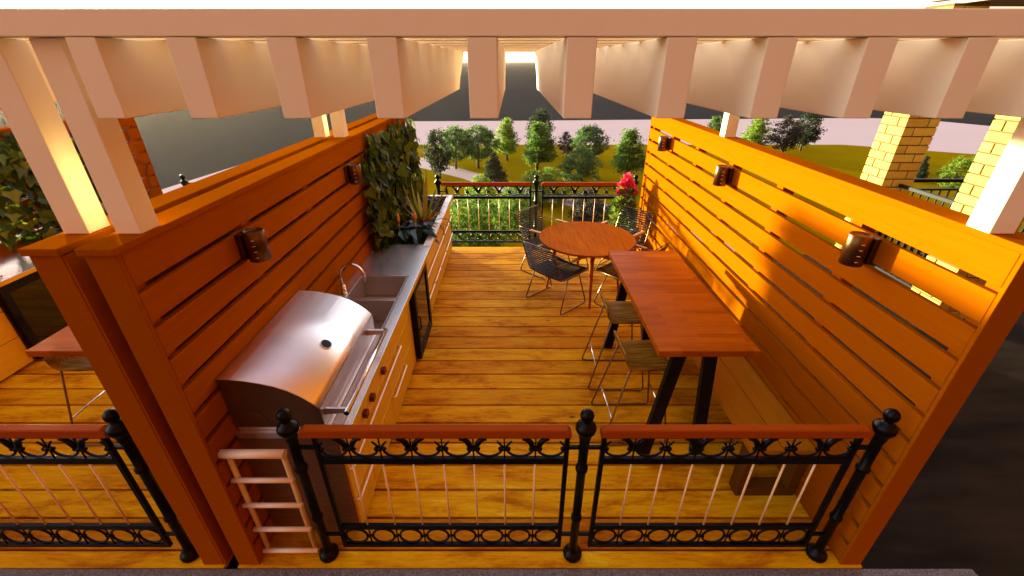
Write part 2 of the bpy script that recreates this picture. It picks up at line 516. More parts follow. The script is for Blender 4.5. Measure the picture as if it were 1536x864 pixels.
def railing(yc, label, posts=(-1.105, .365, 1.84), panels=((-1.0, .29), (.45, 1.752))):
    r = thing('iron_railing', label, 'railing', ((posts[0] + posts[-1]) / 2, yc, 0), 'black iron railings of the roof deck')
    for px in posts:
        MB().lathe(px, yc, post_profile(), 16).build('post', M['black'], r)
    for a, b in panels:
        # handrail with chamfered ends
        poly = [(a - .055, .998), (b + .005, .998), (b + .005, 1.03), (b - .015, 1.052), (a - .03, 1.052), (a - .055, 1.035)]
        if a > 0: poly = [(a - .01, .998), (b + .03, .998), (b + .03, 1.035), (b + .005, 1.052), (a + .015, 1.052), (a - .01, 1.035)]
        MB().prism(poly, 'y', yc - .024, yc + .024).build('handrail', M['rail_wood'], r, .008, seg=3)
        f = MB()
        f.box(a, a + .024, yc - .012, yc + .012, .092, .996)
        f.box(b - .024, b, yc - .012, yc + .012, .092, .996)
        for z0, z1 in ((.092, .118), (.258, .292), (.802, .842), (.986, .9965)):
            f.box(a + .0245, b - .0245, yc - .0115, yc + .0115, z0, z1)
        f.build('frame', M['black'], r, .002)
        # stubs to the posts
        nb = 8
        pitch = (b - a - .024) / nb
        xs = [a + .012 + pitch * (i + .0) for i in range(nb + 1)]
        up = MB(); lo = MB()
        for i, x in enumerate(xs):
            big = (i % 2 == 1)
            if 0 < i < nb:
                up.tube([(x, yc, .842), (x, yc, .986)], .0045, 6)
                lo.tube([(x, yc, .118), (x, yc, .258)], .0045, 6)
            up.sphere((x, yc, .905), .016, 8, 6); lo.sphere((x, yc, .188), .012, 8, 6)
            for s in (-1, 1):
                if (i == 0 and s < 0) or (i == nb and s > 0): continue
                if big:
                    pts = [(x + s * (.012 + .066 * math.sin(t)), yc, .906 + .072 * (1 - math.cos(t))) for t in [PI / 2 * k / 8 for k in range(9)]]
                    pts = [(x + s * (.014 + .055 * (k / 8) ** 1.6), yc, .905 + .072 * math.sin(PI / 2 * k / 8)) for k in range(9)]
                    up.tube(pts, [.0155 - .004 * abs(k - 3) / 5 for k in range(9)], 7)
                    up.sphere((x + s * .024, yc, .903), .0125, 8, 6)
                else:
                    pts = [(x + s * (.006 + .03 * (k / 6) ** 1.4), yc, .908 + .046 * k / 6) for k in range(7)]
                    up.tube(pts, .0058, 6)
                    up.sphere((x + s * .020, yc, .904), .013, 8, 6)
                lo.sphere((x + s * .017, yc, .188), .009, 7, 5)
        for i in range(nb):
            cx = (xs[i] + xs[i + 1]) / 2; h = pitch / 2 - .014
            up.tube([(cx - h * math.cos(PI * k / 14), yc, .903 - .052 * math.sin(PI * k / 14)) for k in range(15)], .0068, 7)
            lo.tube([(cx + (h - .002) * math.cos(2 * PI * k / 22), yc, .188 + .062 * math.sin(2 * PI * k / 22)) for k in range(22)], .0068, 7, True)
        up.build('scroll_band', M['black'], r); lo.build('ring_band', M['black'], r)
        for i in range(1, nb):
            MB().tube([(xs[i], yc, .293), (xs[i], yc, .801)], .0055, 8).build('baluster', M['brass'], r)
    for px, ends in ((posts[0], (panels[0][0],)), (posts[1], (panels[0][1], panels[1][0])), (posts[2], (panels[1][1],))):
        for ex in ends:
            s = 1 if ex > px else -1
            for z in (.205, .915):
                MB().box(min(px + s * .02, ex), max(px + s * .02, ex), yc - .008, yc + .008, z - .009, z + .009).build('connector', M['black'], r)
    return r


# ------------------------------------------------------------------ pergola
def pergola(x0, x1, posts, raf, label):
    g = thing('pergola', label, 'pergola', ((x0 + x1) / 2, 1.6, 2.03), 'white pergolas over the booths')
    for px, py in posts:
        MB().box(px, px + .103, py, py + .103, 2.031, 2.718).build('post', M['white'], g, .003)
    MB().box(x0, x1, 1.60, 1.72, 2.72, 2.796).build('front_beam', M['white'], g, .003)
    MB().box(x0, x1, 4.13, 4.25, 2.72, 2.796).build('rear_beam', M['white'], g, .003)
    for k in range(1, 8):
        yy = 1.61 + .3 * k
        MB().box(x0, x1, yy, yy + .05, 2.72, 2.79).build('cross_slat', M['white'], g, .003)
    for x in raf:
        prof = [(1.602, 2.473), (3.36, 2.473), (3.45, 2.54), (3.66, 2.64), (3.80, 2.718), (1.602, 2.718)]
        MB().prism(prof, 'x', x, x + .098).build('rafter', M['white'], g, .003)
    # rafters ride on the beams: a ledger along each side ties the tail to the rear posts
    return g


# ------------------------------------------------------------------ kitchen
def kitchen(tail):
    g = thing('kitchen_counter', 'long outdoor kitchen counter with dark polished top' + tail, 'kitchen counter', (-1.2, 1.7, 0), 'outdoor kitchen counters')
    XB, XF = -1.494, -.965
    c = MB()
    c.box(XB, XF, 1.70, 2.70, .02, .828)
    c.box(XB, XF, 4.112, 4.40, .02, .828)
    c.box(XB, XF, 2.702, 3.655, .02, .58)
    c.box(XB, XF, 4.402, 6.36, .02, .52)
    c.box(XF - .025, XF, 2.702, 3.655, .581, .828); c.box(XF - .025, XF, 4.402, 6.36, .521, .828)
    c.box(XB, XF - .026, 6.335, 6.36, .521, .828)
    c.build('cabinet', M['brown_steel'], g, .003)
    fr = ((1.715, 2.03), (2.035, 2.59), (2.595, 3.44), (4.125, 4.60), (4.605, 5.07), (5.075, 5.54), (5.545, 6.35))
    for a, b in ((1.715, 2.72), (2.725, 3.44), (4.125, 5.25), (5.255, 6.35)):
        MB().box(XF + .001, XF + .018, a, b, .592, .822).build('drawer_front', M['front'], g, .003)
    for a, b in fr:
        MB().box(XF + .001, XF + .018, a, b, .318, .586).build('drawer_front', M['front'], g, .003)
        MB().box(XF + .001, XF + .018, a, b, .03, .312).build('drawer_front', M['front'], g, .003)

    def pull(y0, y1, z):
        m = MB(); m.tube(fillet([(XF + .02, y0, z), (XF + .045, y0, z), (XF + .045, y1, z), (XF + .02, y1, z)], .012, 3), .0085, 8)
        m.build('pull_handle', M['handle'], g)
    for a, b in ((1.63 + .09, 2.94), (4.19, 6.30)): pull(a, b, .56)
    for a, b in ((1.72, 2.0), (2.615, 3.02), (4.19, 4.58), (4.64, 5.04), (5.09, 5.53), (5.6, 6.3)): pull(a, b, .295)
    # top with the sink and planter openings
    xs = [-1.498, -1.47, -1.41, -.97, -.965, -.887]; ys = [1.695, 2.72, 3.635, 4.41, 6.30, 6.365]
    def solid(i, j):
        if j == 1 and i == 2: return False
        if j == 3 and i in (1, 2, 3): return False
        return True
    MB().slab(xs, ys, solid, .83, .868).build('countertop', M['counter'], g, .003)
    MB().box(-.8865, -.882, 1.695, 6.365, .828, .8665).build('edge_band', M['counter_edge'], g)
    # sink: two basins
    s = MB()
    for a, b in ((2.725, 3.165), (3.195, 3.63)):
        x0, x1, z0, z1 = -1.405, -.975, .66, .8665
        t = .008
        s.box(x0, x1, a, b, z0 - t, z0)
        s.box(x0, x0 + t, a + t, b - t, z0 + .001, z1); s.box(x1 - t, x1, a + t, b - t, z0 + .001, z1)
        s.box(x0, x1, a, a + t, z0 + .001, z1); s.box(x0, x1, b - t, b, z0 + .001, z1)
        s.lathe(-1.19, (a + b) / 2, [(.04, z0 + .001), (.04, z0 + .004), (.03, z0 + .005)], 16)
    s.box(-1.405, -.975, 3.1655, 3.1945, .82, .862)
    s.build('sink', M['sink'], g)
    f = MB()
    f.lathe(-1.452, 3.28, [(.028, .869), (.028, .876), (.022, .88), (.022, .95), (.016, .955)], 14)
    arc = [(-1.452, 3.28, .95), (-1.452, 3.28, 1.05)] + [(-1.452 + .105 * (1 - math.cos(t)), 3.28 - .01 * t, 1.05 + .105 * math.sin(t)) for t in [PI * k / 12 for k in range(1, 12)]]
    arc += [(-1.245, 3.25, 1.04), (-1.24, 3.25, 1.0)]
    f.tube(arc, .011, 10)
    f.tube([(-1.452, 3.28, .92), (-1.40, 3.20, .935)], .007, 8)
    f.build('faucet', M['chrome'], g)
    # planter trough
    p = MB(); x0, x1, a, b = -1.468, -.967, 4.412, 6.298
    p.box(x0, x1, a, b, .53, .545)
    p.box(x0, x0 + .008, a, b, .546, .862); p.box(x1 - .008, x1, a, b, .546, .862)
    p.box(x0 + .009, x1 - .009, a, a + .008, .546, .862); p.box(x0 + .009, x1 - .009, b - .008, b, .546, .862)
    p.build('planter_trough', M['liner'], g)
    q = MB(); q.box(-.966, -.890, 4.36, 6.362, .8685, .876); q.box(-1.30, -.9665, 6.302, 6.362, .8685, .876)
    q.build('planter_rim', M['rim'], g, .002)
    so = MB(); nx, ny = 10, 30
    vs = [(x0 + .01 + (x1 - x0 - .02) * i / nx, a + .01 + (b - a - .02) * j / ny, .77 + rnd.uniform(-.015, .02)) for j in range(ny + 1) for i in range(nx + 1)]
    so.add(vs, [(j * (nx + 1) + i, j * (nx + 1) + i + 1, (j + 1) * (nx + 1) + i + 1, (j + 1) * (nx + 1) + i) for j in range(ny) for i in range(nx)], True)
    so.build('soil', M['soil'], g)
    return g


def grill(tail):
    g = thing('barbecue_grill', 'built-in barbecue grill with a curved polished steel lid' + tail, 'grill', (-1.2, 2.15, .869))
    Y0, Y1 = 1.705, 2.655
    prof = [(-1.49, 1.234), (-1.42, 1.231), (-1.35, 1.222), (-1.28, 1.207), (-1.21, 1.187), (-1.15, 1.16), (-1.09, 1.12), (-1.045, 1.08), (-1.010, 1.042)]
    inner = [(x - .0, z - .008) for x, z in prof]
    sk = MB()
    ring = prof + [(-1.004, 1.036), (-1.004, .905), (-1.012, .905)] + list(reversed(inner))
    # lid skin: curved sheet plus straight front
    m = len(prof)
    for i in range(m - 1):
        (xa, za), (xb, zb) = prof[i], prof[i + 1]
        sk.add([(xa, Y0, za), (xb, Y0, zb), (xb, Y1, zb), (xa, Y1, za)], [(0, 1, 2, 3)], True)
    lid = sk.build('lid', M['lid'], g)
    bm = bmesh.new(); bm.from_mesh(lid.data); bmesh.ops.remove_doubles(bm, verts=bm.verts, dist=1e-5); bmesh.ops.recalc_face_normals(bm, faces=bm.faces); bm.to_mesh(lid.data); bm.free()
    so = lid.modifiers.new('thick', 'SOLIDIFY'); so.thickness = .006; so.offset = -1 if lid.data.polygons[0].normal.z > 0 else 1
    MB().box(-1.016, -1.006, Y0 + .002, Y1 - .002, .905, 1.035).build('lid_front', M['dark_reflection'], lid, .002)
    for ya, yb in ((Y0 + .002, Y0 + .012), (Y1 - .012, Y1 - .002)):
        poly = [(-1.488, .905)] + [(x + .0005, z - .008) for x, z in prof] + [(-1.018, 1.03), (-1.018, .905)]
        MB().prism(poly, 'y', ya, yb).build('lid_end', M['lid_side'], lid)
    # round ports on the near end
    MB().tube([(-1.385 + .085 * math.cos(t), Y0 - .001, .925 + .085 * math.sin(t)) for t in [PI * k / 16 for k in range(17)]], .003, 6).build('port_trim', M['lid_side'], lid)
    h = MB()
    h.tube([(-.885, Y0 + .02, .985), (-.885, Y1 - .12, .985)], .0155, 14)
    h.build('lid_handle', M['chrome'], lid)
    for yy in (Y0 + .04, Y1 - .15):
        br = MB(); br.prism([(-1.0055, .955), (-.90, .968), (-.872, .985), (-.878, .999), (-1.0055, 1.0)], 'y', yy, yy + .014)
        br.build('handle_bracket', M['steel'], lid, .002)
    # thermometer lying on the lid
    i = 6; (xa, za), (xb, zb) = prof[5], prof[6]
    c = Vector(((xa + xb) / 2 - .0, 2.135, (za + zb) / 2)); nrm = Vector((-(zb - za), 0, xb - xa)).normalized()
    t = MB(); t.tube([c + nrm * .001, c + nrm * .009], .036, 20); t.build('thermometer', M['chrome'], lid)
    t = MB(); t.tube([c + nrm * .0092, c + nrm * .0125], .030, 20); t.build('thermometer_dial', M['frame_black'], lid)
    b = MB(); b.box(-1.488, -.985, Y0 + .015, Y1 - .015, .8695, .902)
    b.build('firebox', M['steel'], g, .003)
    MB().box(-.984, -.935, Y0 + .02, Y1 - .02, .8695, .884).build('drip_ledge', M['dark_reflection'], g, .003)
    for yy in (2.06, 2.21, 2.49):
        k = MB(); k.tube([(-.9465, yy, .66), (-.942, yy, .66)], .03, 16); k.box(-.9415, -.917, yy - .022, yy + .022, .638, .682)
        k.build('knob', M['knob'], g, .004)
    return g


def fridge(tail):
    g = thing('bottle_fridge', 'small black framed glass door fridge' + tail, 'fridge', (-1.2, 3.78, .02))
    MB().box(-1.49, -.948, 3.662, 4.108, .022, .825).build('body', M['frame_black'], g)
    d = MB(); d.slab([-0, .07, .575, .645], [0, .09, .71, .79], lambda i, j: not (i == 1 and j == 1), 0, .05)
    d.v = [(-.944 + z, 3.46 + x, .03 + y) for x, y, z in d.v]
    door = d.build('door', M['frame_black'], g, .003)
    MB().box(-.93, -.905, 3.531, 4.034, .121, .739).build('glass', M['glass_black'], door)
    h = MB(); h.tube(fillet([(-.893, 3.495, .36), (-.872, 3.495, .36), (-.872, 3.495, .50), (-.893, 3.495, .50)], .01, 3), .007, 8)
    h.build('handle', M['frame_black'], door)
    return g


# ------------------------------------------------------------------ plants
def ivy(tail, seed, ymax=6.40, count=1150):
    q = random.Random(seed)
    g = thing('climbing_ivy', 'climbing ivy with broad lobed leaves' + tail, 'ivy', (-1.45, 5.2, .78))
    m = MB()
    for i in range(count):
        y = q.uniform(4.12, ymax); z = q.uniform(.80, 1.99)
        edge = 4.14 + .10 * math.sin(z * 9) + .06 * math.sin(z * 23)
        if y < edge: continue
        top = 1.93 + .07 * math.sin(y * 7) - max(0, 4.55 - y) * .15
        if z > top: continue
        x = -1.5 + .012 + abs(q.gauss(0, .07)) + .05 * (1 - (z - .8) / 1.2)
        al = (q.uniform(.0, .7), q.gauss(0, .55), -1 + q.uniform(-.2, .5))
        leaf(m, (x, y, z), al, (1, q.gauss(0, .55), q.gauss(.35, .4)), q.uniform(.07, .165), IVY, q.uniform(.1, .3), 1.0, q.uniform(0, .25))
    m.build('foliage', M['ivy'], g, recalc=False)
    s = MB()
    for k in range(9):
        y = 4.4 + k * .22; pts = []
        for j in range(9):
            pts.append((-1.486, y + q.gauss(0, .05), .78 + j * .135)); y += q.gauss(0, .03)
        s.tube(pts, .006, 5)
    s.build('stem', M['bark'], g)
    return g


def spiky_plant(tail, seed):
    q = random.Random(seed)
    c = (-1.12, 5.22, .78)
    g = thing('strap_leaf_plant', 'spiky plant with striped tan strap leaves' + tail, 'plant', c)
    m = MB()
    for k in range(34):
        az = k * 2.4 + q.gauss(0, .2); up = (k / 34) ** 1.3
        strap(m, (c[0] + .02 * math.cos(az), c[1] + .02 * math.sin(az), .78), az, q.uniform(.48, .66) + .16 * up, .46 + .46 * up + q.gauss(0, .05), q.uniform(.019, .029), 12, 1.5 - 1.1 * up)
    m.build('foliage', M['strap'], g, recalc=False)
    b = MB()
    for k in range(7):
        az = k * .9
        leaf(b, (c[0] + .06 * math.cos(az), c[1] + .06 * math.sin(az), .84), (math.cos(az) * .8, math.sin(az) * .8, .8), (-math.cos(az), -math.sin(az), .8), q.uniform(.14, .2), OVAL, .2)
    b.build('bract', M['bud'], g, recalc=False)
    return g


def lily(x, y, label, seed):
    q = random.Random(seed)
    g = thing('lily_plant', label, 'plant', (x, y, .78), 'dark leaved lilies at the front of the planters')
    m = MB()
    for k in range(26):
        az = k * 2.4 + q.gauss(0, .2); e = q.uniform(.2, 1.1)
        s0 = (x + .05 * math.cos(az) * e, y + .05 * math.sin(az) * e, .79 + .10 * e)
        h = q.uniform(.06, .2)
        p = (x + .10 * math.cos(az), y + .10 * math.sin(az), .80 + h)
        m.tube([(x, y, .77), p], .004, 5)
        leaf(m, p, (math.cos(az), math.sin(az), q.uniform(-.5, .35)), (math.cos(az) * .25, math.sin(az) * .25, 1), q.uniform(.13, .21), OVAL, .22, 1.15, .35)
    m.build('foliage', M['lily'], g, recalc=False)
    b = MB(); zt = 1.05
    b.tube([(x, y, .78), (x + .01, y, zt)], .005, 6)
    b.lathe(x + .01, y, [(.004, zt), (.016, zt + .02), (.019, zt + .05), (.014, zt + .08), (.003, zt + .105)], 10)
    b.build('flower_bud', M['bud'], g)
    return g


def purple_plant(x, y, label, seed):
    q = random.Random(seed)
    g = thing('purple_leaf_plant', label, 'plant', (x, y, .78), 'low purple plants in the planters')
    m = MB()
    for k in range(150):
        r = .26 * math.sqrt(q.random()); az = q.uniform(0, 2 * PI)
        p = (min(-.985, max(-1.45, x + r * .8 * math.cos(az))), y + r * 1.5 * math.sin(az), .78 + q.uniform(.01, .17) * (1.2 - r * 2))
        leaf(m, p, (q.gauss(0, 1), q.gauss(0, 1), .4), (q.gauss(0, .4), q.gauss(0, .4), 1), q.uniform(.05, .09), OVAL, .2)
    m.build('foliage', M['purple'], g, recalc=False)
    return g


# ------------------------------------------------------------------ furniture
def wall_lamp(x, y, d, label):
    """d: direction away from the wall (+1 or -1)"""
    g = thing('wall_lamp', label, 'wall lamp', (x, y, 1.745), 'bronze cylinder wall lamps')
    cx = x + d * .083
    b = MB(); b.lathe(cx, y, [(.05, 1.66), (.056, 1.662), (.056, 1.828), (.052, 1.832), (.046, 1.832), (.046, 1.826), (.01, 1.826)], 28)
    b.build('lamp_body', M['bronze'], g)
    m = MB(); x0, x1 = sorted((x + d * .0005, x + d * .031)); m.box(x0, x1, y - .045, y + .045, 1.672, 1.818)
    m.build('mounting_plate', M['bronze'], g, .003)
    s = MB()
    for z in (1.69, 1.725, 1.758, 1.79):
        a0 = -PI / 2 if d < 0 else -PI / 2
        pts = [(cx + .0565 * math.cos(a), y + .0565 * math.sin(a), z) for a in [a0 + d * (.12 + .3 * k / 5) for k in range(6)]]
        s.tube(pts, .0022, 5)
    s.build('slit', M['lamp_slit'], g)
    return g


def make_chair():
    g = thing('slatted_armchair', 'x', 'chair', (0, 0, 0), 'dark slatted armchairs around the round table')
    s = MB()
    for k in range(17):
        t = k / 16; y = -.21 + .46 * t; z = .435 - .028 * math.sin(PI * min(1, t * 1.15)) + .012 * t
        s.tube(fillet([(-.25, y, z + .004), (-.1, y, z - .01), (.1, y, z - .01), (.25, y, z + .004)], .1, 3), .0105, 6)
    s.build('seat', M['slat'], g)
    s = MB()
    for k in range(13):
        t = k / 12; z = .47 + .345 * t; y = -.235 - .115 * t
        s.tube(fillet([(-.235, y, z), (-.1, y - .03, z), (.1, y - .03, z), (.235, y, z)], .1, 3), .0095, 6)
    s.build('backrest', M['slat'], g)
    for sx in (-1, 1):
        f = MB(); x = sx * .285
        f.tube(fillet([(sx * .255, .10, .425), (x, .235, .012), (x, -.245, .012), (sx * .255, -.10, .425)], .05, 5), .0085, 8)
        f.tube(fillet([(sx * .25, .24, .43), (sx * .27, .25, .46), (sx * .285, .17, .635), (sx * .275, -.22, .655), (sx * .245, -.30, .645)], .05, 4), .007, 8)
        f.build('side_frame', M['wire'], g)
        a = MB(); a.box(min(x - .022, x + .022), max(x - .022, x + .022), -.07, .19, .643, .664)
        a.build('armrest', M['bamboo'], g, .008)
    f = MB()
    f.tube(fillet([(-.25, .24, .432), (-.255, -.21, .43), (-.24, -.355, .825), (.24, -.355, .825), (.255, -.21, .43), (.25, .24, .432)], .05, 5), .0075, 8)
    f.build('shell_frame', M['wire'], g)
    return g


def make_stool():
    g = thing('bar_stool', 'x', 'stool', (0, 0, 0), 'walnut bar stools at the high table')
    # x: towards the table, seat width along y; curved plywood with a low upturned back
    prof = [(-.145, .815), (-.135, .765), (-.115, .72), (-.08, .702), (-.02, .70), (.08, .70), (.17, .70), (.2, .695)]
    s = MB(); t = .011; vs = []; W = 12
    for x, z in prof:
        k = 0.185
        for j in range(W + 1):
            y = -k + 2 * k * j / W
            e = max(0, abs(y) / k - .78) / .22
            xx = x - (e ** 2) * .035 if x > .1 else (x + (e ** 2) * .0)
            vs.append((xx, y, z - (e ** 2) * .012 * (1 if z > .74 else 0)))
    n = W + 1
    for i in range(len(prof) - 1):
        for j in range(W):
            pass
    fs = [(i * n + j, i * n + j + 1, (i + 1) * n + j + 1, (i + 1) * n + j) for i in range(len(prof) - 1) for j in range(W)]
    s.add(vs, fs, True)
    o = s.build('seat', M['walnut'], g)
    so = o.modifiers.new('thick', 'SOLIDIFY'); so.thickness = .012; so.offset = 0
    for sy in (-1, 1):
        f = MB(); y0 = sy * .165; y1 = sy * .222
        f.tube(fillet([(-.10, y0, .692), (-.255, y1, .009), (.245, y1, .009), (.15, y0, .688)], .04, 5), .0075, 8)
        f.tube([(-.148, y0, .80), (-.125, y0, .735), (-.10, y0, .692), (.15, y0, .688)], .006, 8)
        f.build('sled_frame', M['wire'], g)
    f = MB()
    for x, z in ((-.198, .26), (.21, .26)):
        f.tube([(x, -.204, z), (x, .204, z)], .007, 8)
    f.build('footrest', M['chrome'], g)
    return g


def booth(nb):
    """one roof deck booth; nb = the neighbouring copy on the left"""
    t = ' in the neighbouring booth on the left' if nb else ' of the near booth, along its left wall'
    # railings
    if nb:
        railing(1.56, 'iron railing at the front of the left neighbour booth, cut by the picture edge')
        railing(6.42, 'iron railing at the far end of the left neighbour booth, only a finial showing')
    else:
        railing(1.56, 'front iron railing nearest the camera with brown handrails and pale rods')
        railing(6.42, 'far iron railing behind the round table, before the park')
    kitchen(t)
    if not nb: grill(' beside the sink')
    fridge(' below the counter' + (' in the neighbouring booth' if nb else ' near the sink'))
    ivy(' on the neighbour booth wall at the picture left edge' if nb else ' covering the far end of the left wall', 3 if nb else 5, 5.9 if nb else 6.40, 620 if nb else 1100)
    spiky_plant(' in the neighbour planter, pale tips over the wall' if nb else ' in the counter planter', 11 if nb else 4)
    w = ' in the neighbouring planter' if nb else ' in the near planter'
    lily(-1.28, 4.62, 'dark glossy lily with one orange bud, wall side' + w, 21)
    lily(-1.10, 4.66, 'dark glossy lily with one orange bud, beside the deck side rim' + w, 22)
    purple_plant(-1.2, 4.9, 'low purple leaved plant behind the lilies' + w, 31)
    purple_plant(-1.1, 5.75, 'low purple leaved plant behind the spiky plant' + w, 32)
    # bar table
    global OX
    if nb: OX -= .30
    b = thing('bar_table', 'high narrow butcher block table on black splayed legs' + (' in the neighbouring booth' if nb else ' by the right wall'), 'bar table', (1.27, 3.09, 0), 'butcher block bar tables')
    MB().box(.948, 1.602, 2.26, 3.92, .955, 1.0).build('tabletop', M['block'], b, .004)
    for y in (2.33, 3.70):
        for xt, xb in (((1.34, 1.30), (1.48, 1.52)) if nb else ((1.115, 1.0), (1.315, 1.40))):
            MB().bar((xb, y + (-.0), .0), (xt, y, .9545), .085, .05, (0, 1, 0)).build('leg', M['frame_black'], b, .004)
    MB().box(1.0, 1.55, 2.30, 3.76, .935, .9545).build('apron', M['frame_black'], b)
    # stools
    st = make_stool()
    ln = ' in the neighbouring booth' if nb else ''
    place(st, True, (.945, 2.625, 0), R(2), 'walnut bar stool nearest the camera at the high table' + ln)
    place(st, False, (.945, 3.25, 0), R(-1), 'second walnut bar stool, farther from the camera' + ln)
    if nb:
        OX += .30
        return
    # bench
    g = thing('wooden_bench', 'low wooden two plank bench against the right wall', 'bench', (1.74, 2.7, 0))
    MB().box(1.53, 1.733, 1.94, 3.75, .415, .46).build('seat_plank', M['bench'], g, .004)
    MB().box(1.74, 1.943, 1.94, 3.75, .415, .46).build('seat_plank', M['bench'], g, .004)
    for y in (1.96, 3.62):
        f = MB(); f.box(1.535, 1.60, y, y + .10, .0, .414); f.box(1.873, 1.938, y, y + .10, .0, .414)
        f.box(1.6005, 1.8725, y, y + .10, .0, .07)
        f.build('leg_frame', M['bench_frame'], g, .004)
    # round table
    cx, cy = .92, 4.97
    g = thing('round_table', 'round teak dining table with four tapered legs', 'table', (cx, cy, 0))
    m = MB(); m.lathe(cx, cy, [(.55, .705), (.572, .712), (.585, .73), (.585, .738), (.58, .742), (.30, .742), (.001, .742)], 72)
    tp = m.build('tabletop', M['teak'], g)
    for q in range(len(tp.data.polygons)):
        if abs(tp.data.polygons[q].normal.z) > .95: tp.data.polygons[q].use_smooth = False
    for a in (-88, 170, 92, 2):
        d = Vector((math.cos(R(a)), math.sin(R(a)), 0)); c = Vector((cx, cy, 0))
        MB().tube([c + d * .35 + Vector((0, 0, .704)), c + d * .40 + Vector((0, 0, .45)), c + d * .47], [.027, .024, .013], 12).build('leg', M['teak'], g)
    MB().lathe(cx, cy, [(.36, .675), (.38, .68), (.38, .703)], 32).build('apron', M['teak'], g)
    # chairs
    ch = make_chair()
    for k, (x, y, a, l) in enumerate((
            (.545, 4.69, -47, 'dark slatted armchair with its back to the camera, left of the table'),
            (.49, 5.62, -132, 'dark slatted armchair at the far left of the round table by the railing'),
            (1.50, 5.56, 135, 'dark slatted armchair at the far right, below the pink flowers'),
            (1.37, 4.66, 45, 'dark slatted armchair mostly hidden behind the high table'))):
        place(ch, k == 0, (x, y, 0), R(a), l)
    # ladder rack
    ly = 1.575
    g = thing('towel_ladder', 'small cream towel ladder with five rungs by the front railing', 'towel rack', (-1.33, ly, 0))
    for x in (-1.472, -1.186):
        MB().tube([(x, ly, 0), (x, ly, .86)], .0145, 10).build('rail', M['gold'], g)
    for k, z in enumerate((.045, .25, .463, .668, .868)):
        rr = .024 if k == 4 else .0145
        MB().tube([(-1.494, ly - .016, z), (-1.164, ly - .016, z)], rr, 12).build('rung', M['ladder'], g)
    # lamps
    for k, (x, y, d, l) in enumerate((
            (-1.5, 2.23, 1, 'wall lamp on the shaded left wall above the grill'),
            (-1.5, 3.93, 1, 'wall lamp on the left wall beside the ivy'),
            (1.95, 2.17, -1, 'largest wall lamp on the sunlit right wall, nearest the camera'),
            (1.95, 3.87, -1, 'middle wall lamp on the sunlit right wall'),
            (1.95, 5.55, -1, 'farthest wall lamp, at the far end of the sunlit right wall'))):
        wall_lamp(x, y, d, 'bronze cylinder ' + l)
    # flower planter
    px, py = 1.66, 6.12
    g = thing('wooden_planter', 'square cedar planter in the far right corner of the deck', 'planter', (px, py, 0))
    p = MB(); p.frustum(px, py, .0, .40, .15, .19, R(28)); p.build('box', M['terra'], g, .006)
    p = MB(); p.frustum(px, py, .4005, .415, .17, .17, R(28)); p.build('soil', M['soil'], g)
    q = random.Random(9)
    g = thing('pink_flower', 'tall bushy plant with bright pink flowers in the corner planter', 'flower', (px - .02, py, .415))
    m = MB()
    for k in range(620):
        az = q.uniform(0, 2 * PI); r = .17 * math.sqrt(q.random()); z = .42 + q.random() ** .8 * .62
        r *= 1.05 - .45 * (z - .42) / .62
        leaf(m, (px - .02 + r * math.cos(az), py + r * math.sin(az), z), (math.cos(az) + q.gauss(0, .4), math.sin(az) + q.gauss(0, .4), q.uniform(0, 1.4)), (math.cos(az), math.sin(az), .6), q.uniform(.05, .10), OVAL, .15, .8)
    m.build('foliage', M['bush'], g, recalc=False)
    m = MB()
    for hx, hy, hz in ((-.07, 0, 1.06), (.01, -.03, 1.13), (.07, .0, 1.06), (.03, .04, 1.10), (-.03, .02, 1.12), (.09, -.03, 1.0), (-.08, -.04, 1.0), (-.0, .0, 1.18)):
        for k in range(26):
            d = Vector((q.gauss(0, 1), q.gauss(0, 1), q.gauss(.5, .9))).normalized()
            leaf(m, Vector((px - .02 + hx, py + hy, hz)) + d * .012, d, (q.gauss(0, 1), q.gauss(0, 1), q.gauss(0, 1)), q.uniform(.05, .085), OVAL, .3, 1.3, .2)
    m.build('flower_head', M['pink'], g, recalc=False)


